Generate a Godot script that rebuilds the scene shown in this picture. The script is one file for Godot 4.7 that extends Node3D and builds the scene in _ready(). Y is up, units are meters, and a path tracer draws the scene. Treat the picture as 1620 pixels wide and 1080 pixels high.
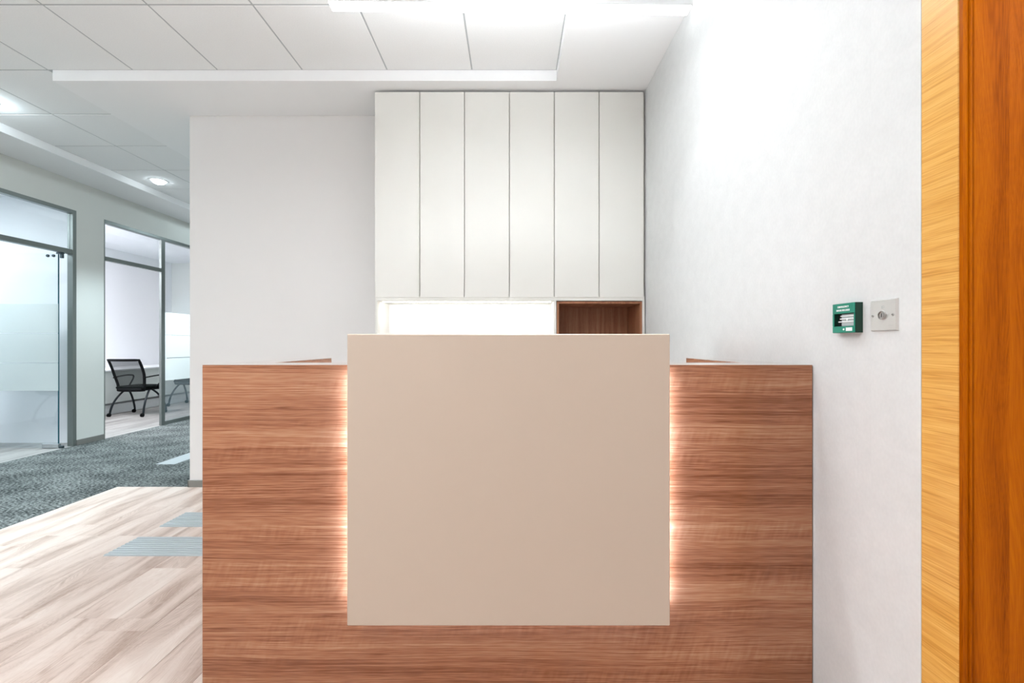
extends Node3D
# An office reception: a wood desk with a raised backlit front panel, storage wall behind, glazed offices along the corridor on the left.
# Units are metres. The eye stands at x 0, y EYE, z 0 and looks along -z; "d" below is distance in front of the eye (z = -d).

const EYE := 1.17
const FOCAL := 696.0            # focal length in pixels of the 1620x1080 frame
const TILE_Y := 3.103           # underside of ceiling tiles
const SOFFIT_Y := 3.028         # underside of plaster bulkheads
const WALL_R := 0.98
const CORR := -5.0              # corridor wall plane
const BACK_D := 3.592
const DESK_D := 1.43

var M := {}

# ------------------------------------------------------------------ shapes
func st_new() -> SurfaceTool:
	var st := SurfaceTool.new()
	st.begin(Mesh.PRIMITIVE_TRIANGLES)
	return st

func tri(st: SurfaceTool, a: Vector3, b: Vector3, c: Vector3, out: Vector3) -> void:
	var n := (b - a).cross(c - a)
	if n.length_squared() < 1e-16:
		return
	n = n.normalized()
	if n.dot(out) < 0.0:
		n = -n
		st.set_normal(n); st.add_vertex(a)
		st.set_normal(n); st.add_vertex(b)
		st.set_normal(n); st.add_vertex(c)
	else:
		st.set_normal(n); st.add_vertex(a)
		st.set_normal(n); st.add_vertex(c)
		st.set_normal(n); st.add_vertex(b)

func quad(st: SurfaceTool, a: Vector3, b: Vector3, c: Vector3, e: Vector3, out: Vector3) -> void:
	tri(st, a, b, c, out)
	tri(st, a, c, e, out)

func box(st: SurfaceTool, lo: Vector3, hi: Vector3, bevel := 0.0) -> void:
	var mid := (lo + hi) * 0.5
	var half := ((hi - lo) * 0.5).abs()
	var b: float = minf(bevel, minf(half.x, minf(half.y, half.z)) * 0.9)
	var at := func(sx: float, sy: float, sz: float, ax: int) -> Vector3:
		var p := Vector3(sx * half.x, sy * half.y, sz * half.z)
		var s := Vector3(sx, sy, sz)
		for k in 3:
			if k != ax:
				p[k] -= s[k] * b
		return mid + p
	for ax in 3:
		for s: float in [-1.0, 1.0]:
			var c: Array[Vector3] = []
			for q in [[-1.0, -1.0], [1.0, -1.0], [1.0, 1.0], [-1.0, 1.0]]:
				var v := Vector3.ZERO
				v[ax] = s
				v[(ax + 1) % 3] = q[0]
				v[(ax + 2) % 3] = q[1]
				c.append(at.call(v.x, v.y, v.z, ax))
			var o := Vector3.ZERO
			o[ax] = s
			quad(st, c[0], c[1], c[2], c[3], o)
	if b <= 0.0:
		return
	for ax in 3:
		var a1 := (ax + 1) % 3
		var a2 := (ax + 2) % 3
		for s1: float in [-1.0, 1.0]:
			for s2: float in [-1.0, 1.0]:
				var v := Vector3.ZERO
				v[a1] = s1; v[a2] = s2
				var w := v
				v[ax] = -1.0; w[ax] = 1.0
				var o := Vector3.ZERO
				o[a1] = s1; o[a2] = s2
				quad(st, at.call(v.x, v.y, v.z, a1), at.call(w.x, w.y, w.z, a1), at.call(w.x, w.y, w.z, a2), at.call(v.x, v.y, v.z, a2), o)
	for sx: float in [-1.0, 1.0]:
		for sy: float in [-1.0, 1.0]:
			for sz: float in [-1.0, 1.0]:
				tri(st, at.call(sx, sy, sz, 0), at.call(sx, sy, sz, 1), at.call(sx, sy, sz, 2), Vector3(sx, sy, sz))

func box_mesh(lo: Vector3, hi: Vector3, bevel := 0.0) -> ArrayMesh:
	var st := st_new()
	box(st, lo, hi, bevel)
	return st.commit()

func smooth_quad(st: SurfaceTool, p: Array, n: Array) -> void:
	# corners p with normals n, laid clockwise as seen from outside
	var f: Vector3 = (p[1] - p[0]).cross(p[2] - p[0])
	var order := [0, 1, 2, 0, 2, 3]
	if f.dot(n[0] + n[1] + n[2] + n[3]) > 0.0:
		order = [0, 2, 1, 0, 3, 2]
	for i: int in order:
		st.set_normal(n[i])
		st.add_vertex(p[i])

func tube(st: SurfaceTool, pts: Array, rx: float, ry := -1.0, sides := 10, closed := false) -> void:
	if ry < 0.0:
		ry = rx
	var rings := []
	var norms := []
	var n := pts.size()
	var up := Vector3.UP
	for i in n:
		var t: Vector3
		if closed:
			t = (pts[(i + 1) % n] - pts[(i + n - 1) % n]).normalized()
		else:
			t = (pts[mini(i + 1, n - 1)] - pts[maxi(i - 1, 0)]).normalized()
		if i == 0:
			up = Vector3.UP if absf(t.y) < 0.9 else Vector3.BACK
		var side := t.cross(up).normalized()
		up = side.cross(t).normalized()
		var ring := []
		var nr := []
		for k in sides:
			var a := TAU * k / sides
			ring.append(pts[i] + side * cos(a) * rx + up * sin(a) * ry)
			nr.append((side * cos(a) * ry + up * sin(a) * rx).normalized())
		rings.append(ring)
		norms.append(nr)
	for i in (n if closed else n - 1):
		var j := (i + 1) % n
		for k in sides:
			var l := (k + 1) % sides
			smooth_quad(st, [rings[i][k], rings[i][l], rings[j][l], rings[j][k]], [norms[i][k], norms[i][l], norms[j][l], norms[j][k]])
	if not closed:
		for e in [0, n - 1]:
			var o: Vector3 = (pts[0] - pts[1]) if e == 0 else (pts[n - 1] - pts[n - 2])
			for k in sides:
				tri(st, pts[e], rings[e][k], rings[e][(k + 1) % sides], o)

func lathe(st: SurfaceTool, prof: Array, axis: Basis, at: Vector3, segs := 24) -> void:
	# prof: Vector2(radius, height) pairs; flat-shaded along the profile, smooth around
	for i in prof.size() - 1:
		var a: Vector2 = prof[i]
		var b: Vector2 = prof[i + 1]
		var pn := Vector2(b.y - a.y, a.x - b.x).normalized()
		for k in segs:
			var t0 := TAU * k / segs
			var t1 := TAU * (k + 1) / segs
			var d0 := Vector3(cos(t0), 0, sin(t0))
			var d1 := Vector3(cos(t1), 0, sin(t1))
			var P := []
			var N := []
			for c in [[a, d0], [a, d1], [b, d1], [b, d0]]:
				P.append(at + axis * (c[1] * c[0].x + Vector3(0, c[0].y, 0)))
				N.append(axis * (c[1] * pn.x + Vector3(0, pn.y, 0)))
			smooth_quad(st, P, N)

func bezier(a: Vector3, b: Vector3, c: Vector3, e: Vector3, n := 10) -> Array:
	var r := []
	for i in n + 1:
		var t := float(i) / n
		r.append(a.bezier_interpolate(b, c, e, t))
	return r

# ------------------------------------------------------------------ nodes
var used := {}

func numbered(called: String) -> String:
	var k: int = used.get(called, 0)
	used[called] = k + 1
	return called if k == 0 else "%s_%03d" % [called, k]

func part(called: String, mesh: Mesh, m: Material, parent: Node, at := Vector3.ZERO, label := "") -> MeshInstance3D:
	var o := MeshInstance3D.new()
	var n := called
	var k := 0
	while parent.has_node(NodePath(n)):
		k += 1
		n = "%s_%03d" % [called, k]
	o.name = n
	o.mesh = mesh
	o.material_override = m
	o.position = at
	o.cast_shadow = GeometryInstance3D.SHADOW_CASTING_SETTING_ON
	parent.add_child(o, true)
	if label:
		o.set_meta("label", label)
	return o

func tag(o: Node, label: String, category: String, group := "", kind := "") -> void:
	o.set_meta("label", label)
	o.set_meta("category", category)
	if group: o.set_meta("group", group)
	if kind: o.set_meta("kind", kind)

func thing(called: String, label: String, category: String, at := Vector3.ZERO, group := "", kind := "") -> Node3D:
	var o := Node3D.new()
	o.name = numbered(called)
	o.position = at
	add_child(o, true)
	tag(o, label, category, group, kind)
	return o

func single(called: String, mesh: Mesh, m: Material, label: String, category: String, kind := "") -> MeshInstance3D:
	var o := part(numbered(called), mesh, m, self)
	tag(o, label, category, "", kind)
	return o

# d-based box: x range, y range, and distance range
func dbox(x0: float, x1: float, y0: float, y1: float, d0: float, d1: float, bevel := 0.0) -> ArrayMesh:
	return box_mesh(Vector3(x0, y0, -d1), Vector3(x1, y1, -d0), bevel)

func area(called: String, at: Vector3, dir: Vector3, size: Vector2, col: Color, energy: float) -> void:
	var l := AreaLight3D.new()
	l.name = called
	l.area_size = size
	l.light_color = col
	l.light_energy = energy
	l.shadow_enabled = true
	l.set("area_range", 14.0)
	l.set("area_attenuation", 2.0)
	var up := Vector3.UP if absf(dir.normalized().y) < 0.9 else Vector3.BACK
	l.transform = Transform3D(Basis.looking_at(dir, up), at)
	add_child(l, true)

func spot(called: String, at: Vector3, dir: Vector3, half_angle: float, blend: float, col: Color, energy: float, size := 0.06) -> void:
	var l := SpotLight3D.new()
	l.name = called
	l.light_color = col
	l.light_energy = energy
	l.spot_angle = half_angle
	l.spot_angle_attenuation = blend
	l.spot_range = 14.0
	l.spot_attenuation = 2.0
	l.light_size = size
	l.shadow_enabled = true
	var up := Vector3.UP if absf(dir.normalized().y) < 0.9 else Vector3.BACK
	l.transform = Transform3D(Basis.looking_at(dir, up), at)
	add_child(l, true)

# ------------------------------------------------------------------ materials
func mat(c: Color, rough := 0.6, metal := 0.0, spec := 0.5) -> StandardMaterial3D:
	var m := StandardMaterial3D.new()
	m.albedo_color = c
	m.roughness = rough
	m.metallic = metal
	m.metallic_specular = spec
	return m

func rgb(r: int, g: int, b: int) -> Color:
	return Color8(r, g, b)

func noise(sd: int, freq: float, oct := 3) -> FastNoiseLite:
	var n := FastNoiseLite.new()
	n.seed = sd
	n.noise_type = FastNoiseLite.TYPE_SIMPLEX_SMOOTH
	n.frequency = freq
	n.fractal_octaves = oct
	return n

func tex_of(w: int, h: int, f: Callable) -> ImageTexture:
	var data := PackedByteArray()
	data.resize(w * h * 3)
	var i := 0
	for y in h:
		for x in w:
			var c: Color = f.call(float(x) / w, float(y) / h)
			data[i] = clampi(int(c.r * 255.0), 0, 255)
			data[i + 1] = clampi(int(c.g * 255.0), 0, 255)
			data[i + 2] = clampi(int(c.b * 255.0), 0, 255)
			i += 3
	return ImageTexture.create_from_image(Image.create_from_data(w, h, false, Image.FORMAT_RGB8, data))

# long-grained wood; u runs along the grain (metres lu), v across it (metres lv)
func wood_tex(w: int, h: int, lu: float, lv: float, sd: int, lo: Color, mid: Color, hi: Color, p: Dictionary) -> ImageTexture:
	var bands := noise(sd, 1.0, 3)
	var warp := noise(sd + 1, 1.0, 2)
	var fib := noise(sd + 2, 1.0, 2)
	var fig := noise(sd + 3, 1.0, 2)
	var line := noise(sd + 4, 1.0, 1)
	var along: bool = p.get("along_u", true)
	var bf: float = p.get("band", 16.0)
	var amp: float = p.get("amp", 0.9)
	var fibre: float = p.get("fibre", 0.35)
	var figure: float = p.get("figure", 0.15)
	var lines: float = p.get("lines", 0.5)
	var bstretch: float = p.get("stretch", 0.55)
	var warp_m: float = p.get("warp", 0.02)
	var broad: float = p.get("broad", 0.0)
	var fine: float = p.get("fine", 0.0)
	return tex_of(w, h, func(a: float, b: float) -> Color:
		var u := (a if along else b) * lu
		var v := (b if along else a) * lv
		var vv := v + warp_m * warp.get_noise_2d(u * 1.1, v * 5.0)
		var s := bands.get_noise_2d(u * bstretch, vv * bf) * amp
		s += broad * fig.get_noise_2d(u * 0.25 + 70.0, vv * bf * 0.32)
		s += fine * line.get_noise_2d(u * 1.3 + 5.0, vv * bf * 8.5)
		s += fib.get_noise_2d(u * 9.0, vv * 330.0) * fibre
		s += fig.get_noise_2d(u * 42.0 + vv * 12.0, vv * 9.0) * figure * smoothstep(-0.1, 0.5, bands.get_noise_2d(u * 0.9 + 40.0, vv * 7.0))
		var ln := absf(line.get_noise_2d(u * 0.35 + 9.0, vv * bf * 0.9))
		s -= smoothstep(0.045, 0.0, ln) * lines * (0.5 + 0.5 * warp.get_noise_2d(u * 2.0 + 30.0, v * 9.0))
		var t := clampf(0.5 + s * 0.5, 0.0, 1.0)
		return lo.lerp(mid, t * 2.0) if t < 0.5 else mid.lerp(hi, t * 2.0 - 1.0))

func tri_mat(tex: Texture2D, scale: Vector3, offset: Vector3, rough: float, spec := 0.5) -> StandardMaterial3D:
	var m := mat(Color.WHITE, rough, 0.0, spec)
	m.albedo_texture = tex
	m.uv1_triplanar = true
	m.uv1_world_triplanar = true
	m.uv1_triplanar_sharpness = 20.0
	m.uv1_scale = scale
	m.uv1_offset = offset
	return m

func glow(c: Color, e: float) -> StandardMaterial3D:
	var m := mat(c, 0.5)
	m.emission_enabled = true
	m.emission = c
	m.emission_energy_multiplier = e
	return m

func make_materials() -> void:
	M.plaster = mat(rgb(231, 228, 226), 0.9, 0.0, 0.3)
	M.joint = mat(rgb(186, 188, 189), 0.9)
	M.ceiling = mat(rgb(246, 246, 246), 0.95, 0.0, 0.2)
	M.corridor = mat(rgb(222, 224, 219), 0.85, 0.0, 0.3)
	M.office = mat(rgb(244, 245, 248), 0.9, 0.0, 0.3)
	M.gap = mat(rgb(110, 112, 112), 0.9)
	M.skirting = mat(rgb(140, 139, 134), 0.45, 0.3)
	# wallpaper on the right wall: a faint mottled non-woven surface
	var wa := noise(11, 1.0, 4)
	var wb := noise(12, 1.0, 2)
	var paper := tex_of(512, 512, func(a: float, b: float) -> Color:
		var s := wa.get_noise_2d(a * 11.0, b * 11.0) * 0.026 + wb.get_noise_2d(a * 90.0, b * 60.0) * 0.02
		var g := 0.835 + s * 0.55
		return Color(g, g * 0.998, g * 0.992))
	M.wallpaper = tri_mat(paper, Vector3(1.0, 1.0, 1.0), Vector3(0.3, 0.1, 0.2), 0.75, 0.35)
	# ceiling tile: fine-grained mineral board
	var ca := noise(21, 1.0, 2)
	var board := tex_of(256, 256, func(a: float, b: float) -> Color:
		var g := 0.95 + ca.get_noise_2d(a * 70.0, b * 70.0) * 0.014
		return Color(g, g, g * 0.997))
	M.tile = tri_mat(board, Vector3(1.7, 1.7, 1.7), Vector3.ZERO, 0.95, 0.2)
	# woods
	var cherry := wood_tex(1280, 1600, 2.4, 1.25, 31, rgb(108, 58, 32), rgb(152, 99, 69), rgb(184, 138, 106), {"band": 24.0, "amp": 0.42, "broad": 0.55, "fine": 0.5, "fibre": 0.55, "figure": 0.26, "lines": 0.7, "warp": 0.007, "stretch": 0.3})
	M.desk = tri_mat(cherry, Vector3(1 / 2.4, 1 / 1.25, 1 / 2.4), Vector3(0.5, 0.02, 0.1), 0.25, 0.5)
	M.desk_cap = M.desk.duplicate()
	M.desk_cap.roughness = 0.15
	M.desk_cap.clearcoat_enabled = true
	M.desk_cap.clearcoat = 1.0
	M.desk_cap.clearcoat_roughness = 0.03
	var cherry_v := wood_tex(512, 512, 0.9, 0.9, 37, rgb(112, 68, 46), rgb(150, 100, 72), rgb(172, 124, 94), {"along_u": false, "band": 26.0, "fibre": 0.4, "figure": 0.05, "lines": 0.5})
	M.niche_wood = tri_mat(cherry_v, Vector3(1.1, 1.1, 1.1), Vector3(0.1, 0.3, 0.2), 0.5, 0.4)
	var oak := wood_tex(256, 2048, 0.6, 3.2, 41, rgb(186, 126, 48), rgb(218, 162, 80), rgb(234, 188, 112), {"band": 40.0, "amp": 0.45, "fine": 0.5, "broad": 0.3, "fibre": 0.5, "figure": 0.03, "lines": 0.3, "stretch": 1.6, "warp": 0.006})
	M.oak = tri_mat(oak, Vector3(1 / 0.6, 1 / 3.2, 1 / 0.6), Vector3(0.1, 0.05, 0.9), 0.3, 0.4)
	var dark := wood_tex(768, 768, 3.2, 1.2, 43, rgb(110, 46, 0), rgb(164, 82, 1), rgb(192, 108, 4), {"along_u": false, "band": 10.0, "fibre": 0.45, "figure": 0.15, "lines": 0.25, "warp": 0.03, "stretch": 0.5, "amp": 0.7})
	M.dark_wood = tri_mat(dark, Vector3(1 / 1.2, 1 / 3.2, 1 / 1.2), Vector3(0.1, 0.05, 0.3), 0.3, 0.15)
	# laminate planks, grain along z; four cuts of the same board
	var lam := wood_tex(768, 1024, 2.6, 1.6, 51, rgb(150, 124, 108), rgb(206, 186, 174), rgb(226, 213, 203), {"along_u": false, "band": 7.5, "fibre": 0.35, "figure": 0.1, "lines": 0.55, "warp": 0.06, "stretch": 0.85})
	for k in 4:
		M["plank%d" % k] = tri_mat(lam, Vector3(1 / 1.6, 1.0, 1 / 2.6), Vector3(0.27 * k, 0, 0.31 * k + 0.1), 0.36, 0.45)
	var pale := wood_tex(512, 512, 2.0, 1.4, 57, rgb(112, 109, 106), rgb(150, 147, 143), rgb(176, 174, 170), {"along_u": false, "band": 8.0, "fibre": 0.4, "figure": 0.05, "lines": 0.4})
	for k in 3:
		M["pale%d" % k] = tri_mat(pale, Vector3(1 / 1.4, 1.0, 1 / 2.0), Vector3(0.3 * k, 0, 0.4 * k), 0.45, 0.4)
	# carpet: woven loop pile of mixed greys
	var ka := noise(61, 1.0, 2)
	var kb := noise(62, 1.0, 2)
	var kc := noise(63, 1.0, 2)
	var pile := tex_of(1024, 1024, func(a: float, b: float) -> Color:
		var s := ka.get_noise_2d(a * 42.0, b * 220.0) * 0.8 + kb.get_noise_2d(a * 170.0, b * 50.0) * 0.35 + kc.get_noise_2d(a * 3.0, b * 5.0) * 0.18
		var t := clampf(0.5 + s * 1.4, 0.0, 1.0)
		return Color(0.13, 0.145, 0.145).lerp(Color(0.56, 0.57, 0.56), t))
	M.carpet = tri_mat(pile, Vector3(0.62, 0.62, 0.62), Vector3.ZERO, 0.95, 0.15)
	M.strip = mat(rgb(178, 184, 187), 0.9, 0.0, 0.2)
	M.strip_pale = mat(rgb(164, 168, 169), 0.85, 0.0, 0.2)
	# desk and cabinets
	M.panel = mat(rgb(180, 163, 147), 0.42, 0.0, 0.5)
	M.cabinet = mat(rgb(224, 222, 216), 0.45, 0.0, 0.45)
	M.carcass = mat(rgb(206, 203, 196), 0.6)
	M.niche = mat(rgb(242, 242, 240), 0.6)
	M.worktop = mat(rgb(230, 228, 224), 0.4)
	M.plinth = mat(rgb(90, 88, 86), 0.5)
	M.led_warm = glow(Color(1.0, 0.86, 0.74), 3.0)
	M.led_white = glow(Color(1.0, 0.98, 0.95), 2.5)
	M.lamp_white = glow(Color(1.0, 1.0, 1.0), 3.0)
	M.lamp_cool = glow(Color(0.95, 0.98, 1.0), 3.5)
	M.lamp_body = mat(rgb(236, 236, 236), 0.4)
	M.pendant_body = mat(rgb(216, 217, 218), 0.5)
	M.wire = mat(rgb(170, 172, 174), 0.35, 0.8)
	# glazing
	M.frame = mat(rgb(132, 138, 135), 0.4, 0.7)
	M.glass = mat(Color(0.78, 0.9, 0.94, 0.07), 0.03)
	M.glass.transparency = BaseMaterial3D.TRANSPARENCY_ALPHA
	M.glass_edge = mat(rgb(26, 86, 100), 0.2)
	M.film = mat(Color(0.93, 0.955, 0.95, 0.66), 0.7)
	M.film.transparency = BaseMaterial3D.TRANSPARENCY_ALPHA
	M.film.backlight_enabled = true
	M.film.backlight = Color(0.9, 0.92, 0.91)
	M.chrome = mat(rgb(205, 208, 210), 0.2, 1.0)
	M.clip = mat(rgb(70, 82, 86), 0.35, 0.6)
	# devices
	M.green = mat(rgb(0, 128, 104), 0.35)
	M.green_dark = mat(rgb(6, 52, 38), 0.5)
	M.black = mat(rgb(16, 17, 19), 0.5)
	M.grey_plastic = mat(rgb(178, 184, 184), 0.5)
	M.white_print = mat(rgb(240, 242, 242), 0.6)
	M.steel = mat(rgb(216, 215, 213), 0.36, 1.0)
	M.steel_dark = mat(rgb(176, 175, 172), 0.35, 1.0)
	# chair
	M.chair_black = mat(rgb(12, 14, 15), 0.6, 0.0, 0.25)
	M.chair_metal = mat(rgb(16, 24, 29), 0.4, 0.1, 0.4)
	M.chair_mesh = mat(Color(0.05, 0.075, 0.068, 0.68), 0.8)
	M.chair_mesh.transparency = BaseMaterial3D.TRANSPARENCY_ALPHA
	M.chair_seat = mat(rgb(16, 20, 19), 0.9, 0.0, 0.15)
	M.white_board = mat(rgb(232, 235, 236), 0.5)
	M.grey_board = mat(rgb(206, 212, 208), 0.6)

# ------------------------------------------------------------------ scene
func _ready() -> void:
	# camera: level, principal point 3 px under the frame's middle
	var cam := Camera3D.new()
	cam.name = "camera"
	cam.projection = Camera3D.PROJECTION_FRUSTUM
	cam.near = 0.05
	cam.far = 60.0
	cam.size = 2.0 * 0.05 * 540.0 / FOCAL
	cam.frustum_offset = Vector2(0.0, 0.05 * 3.0 / FOCAL)
	cam.position = Vector3(0, EYE, 0)
	add_child(cam)
	cam.current = true
	# environment: a closed interior, the sky outside hardly matters
	var we := WorldEnvironment.new()
	we.name = "world_environment"
	var env := Environment.new()
	env.background_mode = Environment.BG_COLOR
	env.background_color = Color(0.5, 0.55, 0.6)
	env.tonemap_mode = Environment.TONE_MAPPER_LINEAR
	env.tonemap_exposure = 1.88
	env.sdfgi_enabled = true
	env.ssao_enabled = true
	env.ssil_enabled = true
	we.environment = env
	add_child(we)
	# large lights
	var neutral := Color(0.94, 0.975, 1.0)
	var cool := Color(0.88, 0.96, 1.0)
	area("pendant_light_source", Vector3(-0.005, 2.742, -2.074), Vector3.DOWN, Vector2(1.66, 0.05), neutral, 0.26)
	area("pendant_uplight_source", Vector3(-0.005, 2.826, -2.074), Vector3.UP, Vector2(1.66, 0.05), neutral, 0.85)
	spot("desk_downlight_source", Vector3(0.02, 3.055, -1.85), Vector3.DOWN, 63.0, 0.35, neutral, 0.62)
	spot("desk_downlight_beam", Vector3(0.02, 3.055, -1.85), Vector3.DOWN, 25.0, 0.4, neutral, 5.0)
	spot("door_downlight_source", Vector3(1.35, 3.055, -0.3), Vector3.DOWN, 66.0, 0.4, neutral, 2.4)
	area("entrance_light_source", Vector3(-1.8, 2.59, 0.3), Vector3.DOWN, Vector2(1.1, 0.55), neutral, 2.8)
	area("entrance_uplight_source", Vector3(-1.8, 2.68, 0.3), Vector3.UP, Vector2(1.1, 0.55), neutral, 2.5)
	var beam := [2.9, 5.2, 5.2, 4.6]
	var spill := [0.008, 0.1, 0.3, 0.16]
	for q in 4:
		var d: float = [5.23, 3.48, 1.73, 6.98][q]
		spot("corridor_downlight_source", Vector3(-4.2, 3.055, -d), Vector3.DOWN, 40.0, 0.7, cool, beam[q])
		var bulb := OmniLight3D.new()
		bulb.name = "corridor_lens_source"
		bulb.position = Vector3(-4.2, TILE_Y - 0.03, -d)
		bulb.light_color = cool
		bulb.light_energy = spill[q]
		bulb.light_size = 0.02
		bulb.omni_range = 14.0
		bulb.omni_attenuation = 2.0
		bulb.shadow_enabled = true
		add_child(bulb, true)
	area("office_light_source_near", Vector3(-6.2, 2.86, -3.8), Vector3.DOWN, Vector2(1.15, 0.55), Color(0.88, 0.96, 1.0), 2.0)
	area("office_light_source_far", Vector3(-6.3, 2.86, -5.85), Vector3.DOWN, Vector2(1.15, 0.55), Color(0.97, 0.97, 1.0), 5.0)
	make_materials()
	build_room()
	build_floor()
	build_ceiling()
	build_desk()
	build_storage()
	build_pendant()
	build_downlights()
	build_entrance_lamp()
	build_glazing()
	build_offices()
	build_devices()

func build_room() -> void:
	single("wall_back", dbox(-2.63, 1.12, 0, SOFFIT_Y + 0.1, BACK_D, BACK_D + 0.16), M.plaster, "plain pale grey painted wall behind the desk, left of the white cabinets", "wall", "structure")
	single("wall_right", dbox(WALL_R, 1.12, 0, SOFFIT_Y + 0.1, 1.054, BACK_D), M.wallpaper, "white wallpapered wall on the right, carrying the green box and steel plate", "wall", "structure")
	# corridor wall with two glazed openings
	var st := st_new()
	var add := func(y0: float, y1: float, d0: float, d1: float) -> void:
		box(st, Vector3(CORR - 0.1, y0, -d1), Vector3(CORR, y1, -d0))
	add.call(0.0, 3.13, -1.7, 3.95)
	add.call(2.69, 3.13, 3.95, 5.048)
	add.call(0.0, 3.13, 5.048, 5.392)
	add.call(2.69, 3.13, 5.392, 7.75)
	add.call(0.0, 3.13, 7.75, 9.5)
	single("wall_left", st.commit(), M.corridor, "grey-white corridor wall on the left with two tall glazed openings", "wall", "structure")
	single("wall_corridor", dbox(-2.63, -2.5, 0, 3.13, BACK_D + 0.16, 9.5), M.corridor, "corridor wall turning away behind the pale grey back wall", "wall", "structure")
	single("wall_far", dbox(-7.5, -2.5, 0, 3.13, 9.5, 9.6), M.corridor, "far wall closing the corridor and the offices", "wall", "structure")
	single("wall_office", dbox(-7.45, -7.35, 0, 3.0, 2.0, 9.5), M.office, "bright white outer wall seen through the office glazing", "wall", "structure")
	single("wall_partition", dbox(-7.35, CORR - 0.1, 0, 3.0, 5.18, 5.27), M.office, "white partition behind the open glass door, between two offices", "wall", "structure")
	single("wall_office_near", dbox(-7.35, CORR - 0.1, 0, 3.0, 1.9, 2.0), M.office, "near end wall of the first office", "wall", "structure")
	single("wall_near", dbox(-5.1, 2.1, 0, 3.13, -1.8, -1.7), M.plaster, "wall behind the viewer closing the entrance", "wall", "structure")
	single("wall_entrance", dbox(2.0, 2.1, 0, 3.13, -1.7, 1.0), M.plaster, "side wall of the entrance on the right of the viewer", "wall", "structure")
	# oak door lining on the wall's end and the dark door beside it
	single("trim_1", dbox(WALL_R, 1.12, 0, SOFFIT_Y + 0.1, 0.966, 1.054, 0.0015), M.oak, "narrow honey oak door lining between the white wall and the dark door", "trim", "structure")
	var door := thing("door_1", "dark reddish brown wooden door at the right edge of the view", "door", Vector3.ZERO, "", "structure")
	part("rebate", dbox(0.982, 0.996, 0, 2.98, 0.958, 0.966), M.dark_wood, door)
	part("edge_bead", dbox(0.994, 1.0, 0, 2.98, 0.954, 0.966, 0.0015), M.dark_wood, door)
	part("door_leaf", dbox(1.002, 1.998, 0.0, 2.98, 0.955, 0.999, 0.002), M.dark_wood, door)
	part("head", dbox(0.982, 1.998, 2.98, 3.13, 0.958, 0.999), M.dark_wood, door)
	# skirtings
	single("baseboard_back", dbox(-2.64, -1.01, 0, 0.056, BACK_D - 0.012, BACK_D, 0.002), M.skirting, "low grey metal skirting along the foot of the pale back wall", "skirting", "structure")
	single("baseboard_left", box_mesh(Vector3(CORR, 0, -5.395), Vector3(CORR + 0.012, 0.062, -5.048), 0.002), M.skirting, "low grey skirting at the foot of the pier between the glazed openings", "skirting", "structure")
	single("baseboard_corridor", dbox(-2.642, -2.63, 0, 0.056, BACK_D - 0.012, 9.5, 0.002), M.skirting, "low grey skirting round the corner into the corridor", "skirting", "structure")

func build_floor() -> void:
	var fl := thing("floor", "floor of pale wood planks, grey carpet and light office boards", "floor", Vector3.ZERO, "", "structure")
	part("subfloor", dbox(-7.45, 2.1, -0.15, -0.012, -1.8, 9.6), M.gap, fl)
	# carpet: the corridor, an L round the laminate
	var st := st_new()
	box(st, Vector3(CORR, -0.012, -9.5), Vector3(-3.22, 0.0, 1.7))
	box(st, Vector3(-3.22, -0.012, -9.5), Vector3(-2.63, 0.0, -BACK_D))
	var cp := part("carpet", st.commit(), M.carpet, fl)
	part("carpet_strip", dbox(-3.45, -3.265, -0.004, 0.0016, 4.26, 5.26, 0.001), M.strip_pale, fl, Vector3.ZERO, "pale carpet plank set into the dark corridor carpet")
	# laminate: plain boards where they cannot be told apart, single planks where they can
	part("laminate_field", dbox(-0.72, 2.0, -0.012, 0.0, -1.7, BACK_D), M.plank0, fl)
	part("laminate_border", dbox(-3.22, -0.72, -0.012, 0.0, -1.7, 0.72), M.plank1, fl)
	var rng := RandomNumberGenerator.new()
	rng.seed = 5
	var w := 0.1925
	var x := -3.22
	var col := 0
	while x < -0.73:
		var x1 := minf(x + w, -0.72)
		var d := BACK_D
		var length: float = [0.45, 1.05, 0.75, 1.3][col % 4]
		while d > 0.73:
			var d0 := maxf(d - length, 0.72)
			part("plank", dbox(x + 0.0004, x1 - 0.0004, -0.012, 0.0, d0 + 0.0004, d - 0.0004, 0.0008), M["plank%d" % rng.randi_range(0, 3)], fl)
			d = d0
			length = 1.35
		x = x1
		col += 1
	# two ribbed grey strips set into the laminate
	for r in [[2.42, 2.655], [2.805, 3.04]]:
		var rs := st_new()
		box(rs, Vector3(-2.25, -0.004, -r[1]), Vector3(-0.99, 0.0015, -r[0]))
		var n := 9
		for k in n:
			var a: float = r[0] + (r[1] - r[0]) * (k + 0.18) / n
			var b: float = r[0] + (r[1] - r[0]) * (k + 0.82) / n
			box(rs, Vector3(-2.25, 0.0, -b), Vector3(-0.99, 0.006, -a), 0.001)
		part("ribbed_strip", rs.commit(), M.strip, fl, Vector3.ZERO, "ribbed grey carpet strip set into the pale planks")
	# office boards
	var k2 := 0
	var xo := CORR
	while xo > -7.3:
		var xn := maxf(xo - 0.235, -7.35)
		var d2: float = 2.0
		var len2: float = [1.3, 0.7, 1.0][k2 % 3]
		while d2 < 9.49:
			var d3 := minf(d2 + len2, 9.5)
			part("office_board", dbox(xn + 0.0006, xo - 0.0006, -0.012, 0.0, d2 + 0.0006, d3 - 0.0006), M["pale%d" % ((k2 * 7 + int(d2 * 3.0)) % 3)], fl)
			d2 = d3
			len2 = 1.5
		xo = xn
		k2 += 1
	if cp: pass

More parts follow.
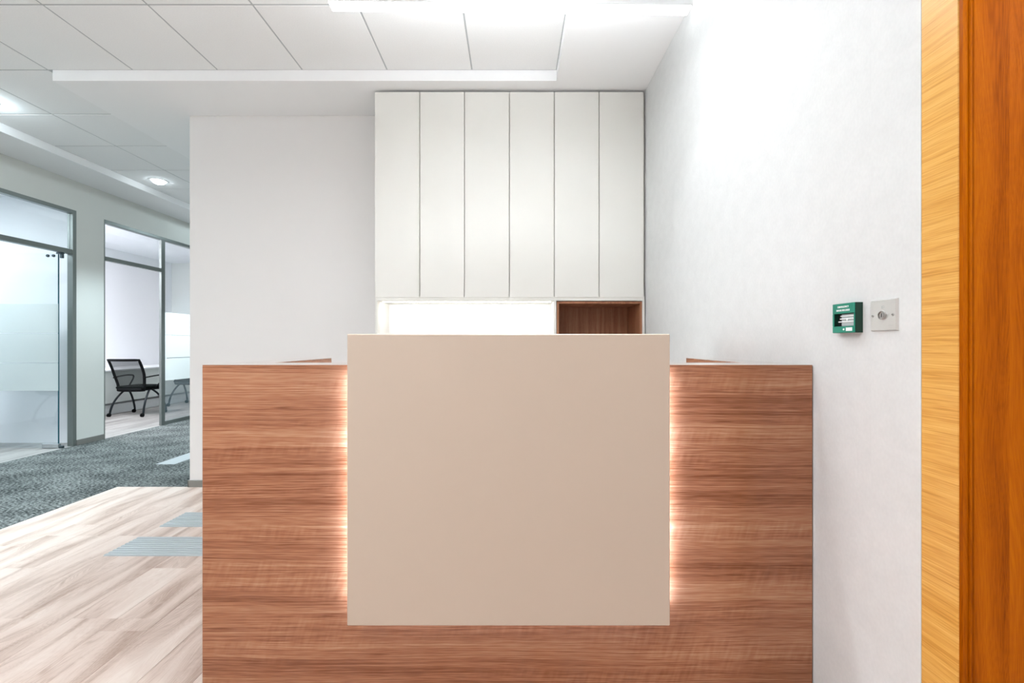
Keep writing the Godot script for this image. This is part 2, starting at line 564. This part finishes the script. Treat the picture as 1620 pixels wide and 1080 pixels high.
func build_ceiling() -> void:
	var ce := thing("ceiling", "white ceiling of square tiles framed by plaster bulkheads", "ceiling", Vector3.ZERO, "", "structure")
	part("slab", dbox(-7.45, 2.1, 3.135, 3.25, -1.8, 9.6), M.gap, ce)
	# square tiles on a concealed grid
	var rows: Array[float] = []
	for k in range(-1, 8):
		rows.append(3.115 + 0.6 * (k - 1))
	for r in rows.size() - 1:
		var d0: float = rows[r]
		var d1: float = rows[r + 1]
		for c in 8:
			var x0: float = -4.484 + 0.6 * c
			var x1 := x0 + 0.6
			if d0 > 3.0 and x0 > -3.3:
				continue
			part("ceiling_tile", dbox(x0 + 0.0045, x1 - 0.0045, TILE_Y, 3.135, d0 + 0.0045, d1 - 0.0045, 0.003), M.tile, ce)
	part("runner", dbox(-4.484, 0.316, TILE_Y + 0.0025, 3.136, 1.915, 7.315), M.joint, ce)
	# plaster bulkheads
	part("bulkhead", dbox(WALL_R - 0.664, 1.12, SOFFIT_Y, 3.135, 0.95, 9.5), M.ceiling, ce)
	part("bulkhead", dbox(-3.252, WALL_R - 0.664, SOFFIT_Y, 3.135, 3.115, 9.5), M.ceiling, ce)
	part("bulkhead", dbox(CORR, -4.484, SOFFIT_Y, 3.135, -1.7, 9.5), M.ceiling, ce)
	part("plaster_field", dbox(-4.484, 2.0, TILE_Y, 3.135, -1.7, 1.915), M.ceiling, ce)
	part("plaster_field", dbox(-4.484, -3.252, TILE_Y, 3.135, 7.315, 9.5), M.ceiling, ce)
	part("office_ceiling", dbox(-7.35, CORR - 0.1, 2.9, 3.135, 2.0, 9.5), M.office, ce)

func build_desk() -> void:
	var t := thing("reception_desk", "wood grained reception desk with a raised backlit beige front panel", "desk", Vector3(0, 0, -DESK_D))
	var D := DESK_D
	var L := -1.007
	var R := 0.977
	var top := 1.097
	var rel := func(x0: float, x1: float, y0: float, y1: float, d0: float, d1: float, b := 0.0012) -> ArrayMesh:
		return box_mesh(Vector3(x0, y0, -(d1 - D)), Vector3(x1, y1, -(d0 - D)), b)
	part("front_panel", rel.call(L, R, 0.05, top, D, D + 0.17), M.desk, t)
	part("return_panel", rel.call(L, L + 0.142, 0.05, top, D + 0.17, 2.11), M.desk, t)
	part("return_panel", rel.call(R - 0.142, R, 0.05, top, D + 0.17, 2.11), M.desk, t)
	part("ledge_cap", rel.call(L, R, top, top + 0.003, D, D + 0.17, 0.0008), M.desk_cap, t, Vector3.ZERO, "glossy wood ledge along the desk front")
	part("ledge_cap", rel.call(L, L + 0.142, top, top + 0.003, D + 0.17, 2.11, 0.0008), M.desk_cap, t)
	part("ledge_cap", rel.call(R - 0.142, R, top, top + 0.003, D + 0.17, 2.11, 0.0008), M.desk_cap, t)
	part("plinth", rel.call(L + 0.02, R - 0.02, 0.0, 0.05, D + 0.03, 2.08), M.plinth, t)
	part("worktop", rel.call(L + 0.142, R - 0.142, 0.715, 0.745, D + 0.17, 2.2), M.worktop, t)
	# the beige facing stands off the wood and rises above it
	var px0 := -0.51
	var px1 := 0.4885
	var py0 := 0.297
	var py1 := 1.199
	part("beige_front", rel.call(px0, px1, py0, py1, 1.36, 1.398, 0.0022), M.panel, t, Vector3.ZERO, "large beige square panel standing proud of the desk front")
	part("standoff", rel.call(px0 + 0.12, px1 - 0.12, py0 + 0.12, top - 0.06, 1.398, D), M.plinth, t)
	# light strips on the back of the facing, shining at the wood
	var w := Color(0.72, 0.84, 1.0)
	var e := 0.32
	for s: float in [-1.0, 1.0]:
		var x := px0 + 0.011 if s < 0 else px1 - 0.011
		part("light_strip", rel.call(x - 0.005, x + 0.005, py0 + 0.04, top - 0.02, 1.398, 1.4005, 0.0), M.led_warm, t)
		area("desk_strip_source", Vector3(x, (py0 + 0.02 + top) / 2.0, -1.402), Vector3.FORWARD, Vector2(0.012, top - py0 - 0.06), w, e)
	part("light_strip", rel.call(px0 + 0.06, px1 - 0.06, py0 + 0.008, py0 + 0.018, 1.398, 1.4005, 0.0), M.led_warm, t)
	area("desk_strip_source", Vector3((px0 + px1) / 2.0, py0 + 0.013, -1.402), Vector3.FORWARD, Vector2(px1 - px0 - 0.12, 0.012), w, e * 0.4)

func build_storage() -> void:
	var F := 3.217
	var L := -1.003
	var R := 0.972
	var t := thing("storage_cabinet", "full height white built-in cabinet behind the desk with six tall doors", "cabinet", Vector3(0, 0, -BACK_D))
	var rel := func(x0: float, x1: float, y0: float, y1: float, d0: float, d1: float, b := 0.001) -> ArrayMesh:
		return box_mesh(Vector3(x0, y0, -(d1 - BACK_D)), Vector3(x1, y1, -(d0 - BACK_D)), b)
	part("carcass", rel.call(L, R, 1.515, 3.012, F + 0.022, BACK_D - 0.001), M.carcass, t)
	part("bottom_board", rel.call(L, R, 1.482, 1.515, F + 0.004, BACK_D - 0.001), M.cabinet, t)
	var step := (R - 0.007 - L) / 6.0
	for k in 6:
		part("door", rel.call(L + step * k + (0.0 if k == 0 else 0.0028), L + step * (k + 1) - 0.0028, 1.506, 3.008, F, F + 0.02, 0.0012), M.cabinet, t)
	part("filler", rel.call(R - 0.003, R + 0.006, 0.76, 3.012, F + 0.03, F + 0.06), M.carcass, t)
	part("side_panel", rel.call(L, L + 0.018, 0.0, 1.482, F + 0.003, BACK_D - 0.001), M.cabinet, t)
	part("side_panel", rel.call(R - 0.02, R, 0.0, 1.482, F + 0.003, BACK_D - 0.001), M.cabinet, t)
	part("divider", rel.call(0.306, 0.325, 0.76, 1.482, F + 0.003, BACK_D - 0.001), M.cabinet, t)
	part("niche_back", rel.call(L + 0.018, 0.306, 0.76, 1.482, BACK_D - 0.075, BACK_D - 0.001), M.niche, t)
	part("counter", rel.call(L + 0.018, R - 0.02, 0.73, 0.76, F + 0.004, BACK_D - 0.001), M.worktop, t)
	part("base_front", rel.call(L + 0.018, R - 0.02, 0.08, 0.728, F + 0.004, F + 0.03), M.cabinet, t)
	part("light_strip", rel.call(L + 0.04, 0.29, 1.476, 1.482, F + 0.06, F + 0.075, 0.0), M.led_white, t)
	area("niche_strip_source", Vector3((L + 0.33) / 2.0, 1.473, -(F + 0.0675)), Vector3(0, -1, -0.9), Vector2(1.24, 0.014), Color(1.0, 1.0, 1.0), 0.16)
	# open wood box set into the right end of the niche
	var b := thing("open_shelf", "open walnut toned box shelf set below the white cabinet doors", "shelf", Vector3(0.638, 0.76, -BACK_D))
	var bx := func(x0: float, x1: float, y0: float, y1: float, d0: float, d1: float) -> ArrayMesh:
		return box_mesh(Vector3(x0 - 0.638, y0 - 0.76, -(d1 - BACK_D)), Vector3(x1 - 0.638, y1 - 0.76, -(d0 - BACK_D)), 0.001)
	var X0 := 0.328
	var X1 := 0.9515
	part("side_board", bx.call(X0, X0 + 0.016, 0.762, 1.476, F, BACK_D - 0.002), M.niche_wood, b)
	part("side_board", bx.call(X1 - 0.016, X1, 0.762, 1.476, F, BACK_D - 0.002), M.niche_wood, b)
	part("top_board", bx.call(X0 + 0.016, X1 - 0.016, 1.460, 1.476, F, BACK_D - 0.002), M.niche_wood, b)
	part("bottom_board", bx.call(X0 + 0.016, X1 - 0.016, 0.762, 0.778, F, BACK_D - 0.002), M.niche_wood, b)
	part("back_board", bx.call(X0 + 0.016, X1 - 0.016, 0.778, 1.460, BACK_D - 0.03, BACK_D - 0.002), M.niche_wood, b)

func build_pendant() -> void:
	var t := thing("pendant_light", "long slim white pendant light hanging above the desk", "lamp", Vector3(-0.005, 2.745, -2.074))
	t.rotation_degrees.y = 0.9
	part("body", box_mesh(Vector3(-0.85, 0.006, -0.03), Vector3(0.85, 0.075, 0.03), 0.002), M.pendant_body, t)
	part("diffuser", box_mesh(Vector3(-0.845, 0.0, -0.028), Vector3(0.845, 0.008, 0.028), 0.001), M.lamp_white, t)
	part("upper_diffuser", box_mesh(Vector3(-0.845, 0.074, -0.027), Vector3(0.845, 0.079, 0.027), 0.001), M.lamp_white, t)
	for s: float in [-0.6, 0.6]:
		var st := st_new()
		tube(st, [Vector3(s, 0.079, 0), Vector3(s, TILE_Y - 2.745, 0)], 0.0012, -1.0, 6)
		part("suspension_wire", st.commit(), M.wire, t)

func build_downlights() -> void:
	var i := 0
	for p: Vector2 in [Vector2(-4.2, 5.23), Vector2(-4.2, 3.48), Vector2(-4.2, 1.73), Vector2(0.02, 1.85), Vector2(1.35, 0.3), Vector2(-4.2, 6.98)]:
		var lab: String = ["round recessed downlight glowing in the corridor ceiling tiles near the back wall corner", "round recessed corridor downlight just outside the left edge of the view", "round recessed corridor downlight nearest the entrance", "round recessed downlight in the ceiling over the desk front", "round recessed downlight in the ceiling before the dark door", "round recessed corridor downlight hidden behind the pale back wall"][i]
		var t := thing("downlight", lab, "lamp", Vector3(p.x, TILE_Y, -p.y), "recessed downlights")
		var st := st_new()
		lathe(st, [Vector2(0.078, -0.006), Vector2(0.094, -0.004), Vector2(0.097, 0.0)], Basis.IDENTITY, Vector3.ZERO, 32)
		lathe(st, [Vector2(0.066, 0.0), Vector2(0.078, -0.006)], Basis.IDENTITY, Vector3.ZERO, 32)
		part("trim_ring", st.commit(), M.lamp_body, t)
		var s2 := st_new()
		lathe(s2, [Vector2(0.0, -0.042), Vector2(0.03, -0.04), Vector2(0.054, -0.03), Vector2(0.068, -0.015), Vector2(0.072, 0.0)], Basis.IDENTITY, Vector3.ZERO, 32)
		part("lens", s2.commit(), M.lamp_cool, t)
		i += 1
	# flat ceiling panel behind the viewer and in the offices: fittings of the large lights
	for p in [[Vector3(-6.2, 2.9, -3.8), "flat white ceiling panel light in the near office", 2.868], [Vector3(-6.3, 2.9, -5.85), "flat white ceiling panel light in the far office", 2.868]]:
		var c: Vector3 = p[0]
		var t := thing("ceiling_panel_light", p[1], "lamp", c)
		var low: float = p[2] - c.y
		part("tray", box_mesh(Vector3(-0.6, low, -0.3), Vector3(0.6, 0.0, 0.3), 0.003), M.lamp_body, t)
		part("diffuser", box_mesh(Vector3(-0.58, low - 0.003, -0.28), Vector3(0.58, low, 0.28), 0.001), M.lamp_white, t)

func build_entrance_lamp() -> void:
	suspended_panel("flat suspended panel light over the entrance, shining up and down", Vector3(-1.8, 2.6, 0.3))

func suspended_panel(label: String, at: Vector3) -> void:
	var t := thing("suspended_panel_light", label, "lamp", at)
	part("tray", box_mesh(Vector3(-0.6, 0.003, -0.3), Vector3(0.6, 0.067, 0.3), 0.003), M.lamp_body, t)
	part("diffuser", box_mesh(Vector3(-0.58, 0.0, -0.28), Vector3(0.58, 0.003, 0.28), 0.001), M.lamp_white, t)
	part("upper_diffuser", box_mesh(Vector3(-0.58, 0.067, -0.28), Vector3(0.58, 0.07, 0.28), 0.001), M.lamp_white, t)
	for x: float in [-0.5, 0.5]:
		var st := st_new()
		tube(st, [Vector3(x, 0.068, 0), Vector3(x, TILE_Y - 2.6, 0)], 0.0014, -1.0, 6)
		part("suspension_wire", st.commit(), M.wire, t)

func build_glazing() -> void:
	var fw := 0.042       # frame face width
	var X := CORR
	# ---- opening 1: frame, fixed light over the door
	var w1 := thing("window_1", "grey metal door frame with clear fanlight, nearer glazed opening on the left", "window", Vector3(X, 0, -4.5), "", "structure")
	var r1 := func(x0: float, x1: float, y0: float, y1: float, d0: float, d1: float, b := 0.002) -> ArrayMesh:
		return box_mesh(Vector3(x0, y0, -(d1 - 4.5)), Vector3(x1, y1, -(d0 - 4.5)), b)
	part("post", r1.call(-0.062, 0.004, 0.0, 2.69, 5.048 - fw, 5.048), M.frame, w1)
	part("post", r1.call(-0.062, 0.004, 0.0, 2.69, 3.95, 3.95 + fw), M.frame, w1)
	part("head_bar", r1.call(-0.062, 0.004, 2.69 - fw, 2.69, 3.95 + fw, 5.048 - fw), M.frame, w1)
	part("transom", r1.call(-0.062, 0.0, 2.185, 2.238, 3.95 + fw, 5.048 - fw), M.frame, w1)
	part("pane", r1.call(-0.036, -0.026, 2.238, 2.69 - fw, 3.95 + fw, 5.048 - fw, 0.0), M.glass, w1)
	# ---- the open glass door, standing square to the wall
	var dd := 4.905
	var xr := -5.053
	var xl := -5.965
	var door := thing("door_2", "frameless glass door with frosted bands standing open on the left", "door", Vector3(xr, 0, -dd), "", "structure")
	var r2 := func(x0: float, x1: float, y0: float, y1: float, z0: float, z1: float, b := 0.0) -> ArrayMesh:
		return box_mesh(Vector3(x0 - xr, y0, z0), Vector3(x1 - xr, y1, z1), b)
	part("glass_leaf", r2.call(xl, xr - 0.004, 0.008, 2.172, -0.005, 0.005), M.glass, door)
	part("polished_edge", r2.call(xr - 0.004, xr, 0.008, 2.172, -0.006, 0.006), M.glass_edge, door, Vector3.ZERO, "dark teal polished glass edge")
	for b in [[0.642, 0.948], [0.956, 1.279], [1.287, 1.61]]:
		part("frosted_band", r2.call(xl, xr + 0.001, b[0], b[1], 0.0065, 0.0072), M.film, door)
	var pf := part("patch_fitting", r2.call(-5.23, xr + 0.012, 0.004, 0.055, -0.016, 0.016, 0.004), M.chrome, door, Vector3.ZERO, "chrome patch fitting at the foot of the glass")
	part("pivot", r2.call(xr + 0.012, xr + 0.05, 0.0, 0.03, -0.014, 0.014, 0.003), M.clip, door)
	var tp := part("top_pivot", r2.call(xr - 0.02, xr + 0.055, 2.166, 2.184, -0.012, 0.012, 0.002), M.clip, door)
	for xx: float in [-5.165, -5.1]:
		var st := st_new()
		lathe(st, [Vector2(0, 0.014), Vector2(0.014, 0.013), Vector2(0.016, 0.006), Vector2(0.016, 0.0)], Basis(Vector3.RIGHT, PI / 2), Vector3(xx - xr, 2.145, 0.006), 16)
		part("bolt", st.commit(), M.clip, door)
	part("clip", box_mesh(Vector3(0.02, 2.12, -0.012), Vector3(0.05, 2.166, 0.012), 0.003), M.clip, door)
	if pf and tp: pass
	# ---- opening 2: a doorway, a post, and a fixed light with frosted bands
	var w2 := thing("window_2", "grey metal frame with open doorway and frosted side light, farther glazed opening", "window", Vector3(X, 0, -6.4), "", "structure")
	var r3 := func(x0: float, x1: float, y0: float, y1: float, d0: float, d1: float, b := 0.002) -> ArrayMesh:
		return box_mesh(Vector3(x0, y0, -(d1 - 6.4)), Vector3(x1, y1, -(d0 - 6.4)), b)
	part("post", r3.call(-0.062, 0.004, 0.0, 2.69, 5.392, 5.392 + 0.012), M.frame, w2)
	part("post", r3.call(-0.032, 0.004, 0.0, 2.69 - fw, 6.272, 6.338), M.frame, w2)
	part("post", r3.call(-0.062, 0.004, 0.0, 2.69, 7.75 - fw, 7.75), M.frame, w2)
	part("head_bar", r3.call(-0.062, 0.004, 2.69 - fw, 2.69, 5.404, 7.75 - fw), M.frame, w2)
	part("transom", r3.call(-0.05, 0.0, 2.19, 2.24, 5.404, 6.272), M.frame, w2)
	part("sill_bar", r3.call(-0.05, 0.004, 0.0, 0.05, 6.338, 7.75 - fw), M.frame, w2)
	part("pane", r3.call(-0.036, -0.026, 2.24, 2.69 - fw, 5.404, 6.272, 0.0), M.glass, w2)
	part("pane", r3.call(-0.036, -0.026, 0.05, 2.69 - fw, 6.338, 7.75 - fw, 0.0), M.glass, w2)
	for b in [[0.63, 0.952], [0.96, 1.288], [1.296, 1.62]]:
		part("frosted_band", r3.call(-0.0255, -0.0245, b[0], b[1], 6.338, 7.75 - fw, 0.0), M.film, w2)

func chair_back(u: float, v: float) -> Vector3:
	# u -1..1 across, v 0..1 up the backrest; the chair faces -z
	var half := lerpf(0.205, 0.242, smoothstep(0.0, 0.6, v))
	return Vector3(u * half, lerpf(0.415, 0.905, v), 0.185 + 0.02 * v + 0.125 * v * v - 0.045 * u * u)

func make_chair(label: String, at: Vector3) -> Node3D:
	var t := thing("office_chair", label, "chair", at, "black mesh chairs in the glazed offices")
	# backrest mesh
	var st := st_new()
	var nu := 10
	var nv := 10
	for i in nu:
		for j in nv:
			var P := []
			var N := []
			for q in [[0, 0], [1, 0], [1, 1], [0, 1]]:
				var u: float = -0.96 + 1.92 * (i + q[0]) / nu
				var v: float = 0.03 + 0.95 * (j + q[1]) / nv
				P.append(chair_back(u, v))
				var du := chair_back(u + 0.01, v) - chair_back(u - 0.01, v)
				var dv := chair_back(u, v + 0.01) - chair_back(u, v - 0.01)
				N.append(du.cross(dv).normalized())
			smooth_quad(st, P, N)
	part("backrest_mesh", st.commit(), M.chair_mesh, t, Vector3.ZERO, "see-through black mesh")
	var loop := []
	for k in 12: loop.append(chair_back(-1.0, k / 12.0))
	for k in 10: loop.append(chair_back(-1.0 + 0.2 * k, 1.0))
	for k in 12: loop.append(chair_back(1.0, 1.0 - k / 12.0))
	for k in 10: loop.append(chair_back(1.0 - 0.2 * k, 0.0))
	var sf := st_new()
	tube(sf, loop, 0.014, 0.025, 8, true)
	part("backrest_frame", sf.commit(), M.chair_black, t)
	part("lower_rail", box_mesh(Vector3(-0.2, 0.4, 0.14), Vector3(0.2, 0.45, 0.2), 0.015), M.chair_black, t)
	part("seat", box_mesh(Vector3(-0.23, 0.435, -0.24), Vector3(0.23, 0.482, 0.19), 0.02), M.chair_seat, t)
	part("seat_pan", box_mesh(Vector3(-0.215, 0.405, -0.2), Vector3(0.215, 0.436, 0.17), 0.01), M.chair_black, t)
	for s: float in [-1.0, 1.0]:
		var sa := st_new()
		var arm := bezier(Vector3(s * 0.235, 0.62, 0.2), Vector3(s * 0.275, 0.63, 0.1), Vector3(s * 0.275, 0.66, -0.1), Vector3(s * 0.27, 0.635, -0.2), 10)
		arm.append_array(bezier(Vector3(s * 0.27, 0.635, -0.2), Vector3(s * 0.265, 0.6, -0.25), Vector3(s * 0.245, 0.5, -0.1), Vector3(s * 0.215, 0.43, -0.05), 10).slice(1))
		tube(sa, arm, 0.011, 0.011, 8)
		part("armrest", sa.commit(), M.chair_black, t)
		for z: float in [-1.0, 1.0]:
			var sl := st_new()
			tube(sl, bezier(Vector3(s * 0.265, 0.055, z * 0.232), Vector3(s * 0.262, 0.2, z * 0.21), Vector3(s * 0.235, 0.34, z * 0.13), Vector3(s * 0.19, 0.425, z * 0.01), 12), 0.0145, 0.0145, 8)
			part("leg", sl.commit(), M.chair_metal, t)
			var sc := st_new()
			var ax := Basis(Vector3.BACK, PI / 2)
			for o: float in [-0.016, 0.006]:
				lathe(sc, [Vector2(0, 0), Vector2(0.024, 0), Vector2(0.029, 0.003), Vector2(0.029, 0.009), Vector2(0.024, 0.012), Vector2(0, 0.012)], ax, Vector3(s * 0.265 + o + 0.006, 0.029, z * 0.232 + 0.012), 14)
			box(sc, Vector3(s * 0.265 - 0.008, 0.03, z * 0.232 - 0.012), Vector3(s * 0.265 + 0.008, 0.066, z * 0.232 + 0.02), 0.004)
			part("caster", sc.commit(), M.chair_black, t)
	return t

func build_offices() -> void:
	var c0 := make_chair("black mesh backed office chair facing away in the open office doorway", Vector3(-6.14, 0, -7.24))
	var put := func(label: String, at: Vector3, turn: float) -> void:
		var c := c0.duplicate()
		c.name = numbered("office_chair")
		add_child(c, true)
		c.position = at
		c.rotation_degrees.y = turn
		c.set_meta("label", label)
	put.call("black office chair half hidden by the frosted side light, near the back wall corner", Vector3(-6.12, 0, -8.42), 0.0)
	put.call("black office chair seen only as a faint reflection in the glass door", Vector3(-6.72, 0, -3.2), 20.0)
	# long white table along the outer wall of the second office
	var t := thing("office_table", "long white office table with grey screen panel behind the mesh chairs", "table", Vector3(-6.9, 0, -7.6))
	part("tabletop", box_mesh(Vector3(-0.44, 0.715, -1.75), Vector3(0.4, 0.742, 1.35), 0.003), M.white_board, t)
	part("screen_panel", box_mesh(Vector3(0.36, 0.2, -1.7), Vector3(0.38, 0.715, 1.3), 0.002), M.grey_board, t)
	for z: float in [-1.72, 1.32]:
		var st := st_new()
		tube(st, [Vector3(0.33, 0.715, z), Vector3(0.34, 0.0, z)], 0.02, 0.02, 8)
		part("leg", st.commit(), M.white_board, t)
		var s2 := st_new()
		tube(s2, [Vector3(-0.3, 0.715, z), Vector3(-0.38, 0.0, z)], 0.028, 0.02, 8)
		part("leg", s2.commit(), M.white_board, t)
	single("storage_box", box_mesh(Vector3(-7.3, 0.0, -5.75), Vector3(-7.02, 0.2, -5.4), 0.004), M.white_board, "small white box on the floor under the office table", "box")
	single("cable_trunk", box_mesh(Vector3(-6.78, 0.0, -9.2), Vector3(-6.6, 0.16, -6.4), 0.004), M.white_board, "long low white cable trunk on the floor beneath the office table", "trunking")
	single("trim_2", box_mesh(Vector3(-7.35, 0.0, -9.4), Vector3(-7.31, 0.11, -5.4), 0.003), M.white_board, "white trunking along the foot of the office outer wall", "trim", "structure")

func text(called: String, s: String, size: float, parent: Node, at: Vector3, m: Material, basis: Basis, bold := true) -> void:
	var tm := TextMesh.new()
	var f := SystemFont.new()
	f.font_names = PackedStringArray(["Droid Sans"])
	if bold: f.font_weight = 700
	tm.font = f
	tm.text = s
	tm.font_size = 32
	tm.pixel_size = size / 32.0
	tm.depth = 0.0006
	tm.curve_step = 2.0
	var o := part(called, tm, m, parent)
	o.transform = Transform3D(basis, at)

func build_devices() -> void:
	# local frame of things on the right wall: a along the wall towards the viewer, y up, n out of the wall (-x)
	var face := Basis(Vector3(0, 0, 1), Vector3(0, 1, 0), Vector3(-1, 0, 0))
	# green emergency door release
	var gc := Vector3(WALL_R, 1.243, -1.271)
	var g := thing("door_release", "green emergency door release box on the white wall", "call point", gc)
	var H := 0.0425
	var dep := 0.0235
	var lb := func(a0: float, a1: float, y0: float, y1: float, n0: float, n1: float, b := 0.0008) -> ArrayMesh:
		return box_mesh(Vector3(-n1, y0, a0), Vector3(-n0, y1, a1), b)
	var bb := st_new()
	for q in [[-H, H, -H, H, 0.0, 0.008], [-H, H, 0.013, H, 0.008, 0.021], [-H, H, -H, -0.0235, 0.008, 0.021], [-H, -H + 0.006, -0.0235, 0.013, 0.008, 0.021], [H - 0.004, H, -0.0235, 0.013, 0.008, 0.021]]:
		box(bb, Vector3(-q[5], q[2], q[0]), Vector3(-q[4], q[3], q[1]))
	part("back_box", bb.commit(), M.green_dark, g)
	part("top_band", lb.call(-H, H, 0.013, H, 0.021, dep, 0.0015), M.green, g)
	part("bottom_band", lb.call(-H, H, -H, -0.0235, 0.021, dep, 0.0015), M.green, g)
	part("side_band", lb.call(-H, -H + 0.006, -0.0235, 0.013, 0.021, dep, 0.0008), M.green, g)
	part("side_band", lb.call(H - 0.004, H, -0.0235, 0.013, 0.021, dep, 0.0008), M.green, g)
	part("recess", lb.call(-H + 0.006, H - 0.004, -0.0235, 0.013, 0.008, 0.0095, 0.0), M.black, g)
	var el := part("break_element", lb.call(-0.016, H - 0.004, -0.023, 0.012, 0.0095, 0.016, 0.001), M.grey_plastic, g)
	for r in [[0.006, -0.018], [-0.002, -0.020], [-0.0105, -0.0265]]:
		part("ridge", lb.call(r[1], H - 0.005, r[0] - 0.0016, r[0] + 0.0016, 0.016, 0.0185, 0.0008), M.white_print, el)
	part("target_dot", lb.call(0.006, 0.012, -0.0085, -0.0025, 0.0175, 0.0195, 0.0015), M.white_print, el)
	text("lettering", "EMERGENCY", 0.0072, g, Vector3(-dep - 0.0004, 0.0325, 0.0), M.white_print, face)
	text("lettering", "DOOR RELEASE", 0.0072, g, Vector3(-dep - 0.0004, 0.0225, 0.0), M.white_print, face)
	part("sticker", lb.call(0.011, 0.034, -0.0375, -0.0275, dep, dep + 0.0006, 0.0), M.white_print, g)
	var sd := st_new()
	lathe(sd, [Vector2(0, 0.001), Vector2(0.0026, 0.001), Vector2(0.003, 0)], Basis(Vector3.BACK, PI / 2), Vector3(-dep, -0.0325, 0.0025), 14)
	part("indicator", sd.commit(), M.white_print, g)
	# stainless key switch plate
	var kc := Vector3(WALL_R, 1.244, -1.1555)
	var k := thing("key_switch", "square stainless steel key switch plate right of the green box", "switch", kc)
	var K := 0.0415
	var ps := st_new()
	# a plate with wide sloping edges
	for sgn in [0]:
		var o := [Vector3(0, -K, -K), Vector3(0, -K, K), Vector3(0, K, K), Vector3(0, K, -K)]
		var iv := []
		for p: Vector3 in o:
			iv.append(Vector3(-0.0065, p.y * 0.94, p.z * 0.94))
		quad(ps, iv[0], iv[1], iv[2], iv[3], Vector3.LEFT)
		for q in 4:
			var q2 := (q + 1) % 4
			var outward: Vector3 = (o[q] + o[q2]) * 0.5
			quad(ps, o[q], o[q2], iv[q2], iv[q], outward.normalized() + Vector3.LEFT * 0.5)
	part("plate", ps.commit(), M.steel, k)
	var ax := Basis(Vector3.BACK, PI / 2)
	var cy := st_new()
	lathe(cy, [Vector2(0, 0.003), Vector2(0.006, 0.003), Vector2(0.0066, 0.0018), Vector2(0.0088, 0.0018), Vector2(0.0096, 0.0045), Vector2(0.0116, 0.004), Vector2(0.0122, 0.0)], ax, Vector3(-0.0065, 0.0, 0.0), 28)
	var cyl := part("lock_cylinder", cy.commit(), M.steel_dark, k)
	part("keyhole", box_mesh(Vector3(-0.0101, -0.005, -0.0009), Vector3(-0.0094, 0.005, 0.0009)), M.black, cyl)
	for a: float in [-0.031, 0.031]:
		var sc := st_new()
		lathe(sc, [Vector2(0, 0.0016), Vector2(0.003, 0.0014), Vector2(0.0042, 0.0)], ax, Vector3(-0.0065, 0.0, a), 18)
		var scr := part("screw", sc.commit(), M.steel_dark, k)
		part("slot", box_mesh(Vector3(-0.0085, -0.0004, a - 0.0028), Vector3(-0.008, 0.0004, a + 0.0028)), M.black, scr)
	# engraved pictogram over the lock and a small line of print below
	var pg := st_new()
	lathe(pg, [Vector2(0.0034, 0.0003), Vector2(0.0026, 0.0003)], ax, Vector3(-0.0065, 0.0215, 0.0018), 16)
	box(pg, Vector3(-0.0069, 0.0165, -0.0028), Vector3(-0.0064, 0.0245, -0.0018))
	part("pictogram", pg.commit(), M.grey_plastic, k)
	part("print_line", box_mesh(Vector3(-0.0068, -0.0275, 0.018), Vector3(-0.0064, -0.027, 0.034)), M.grey_plastic, k)
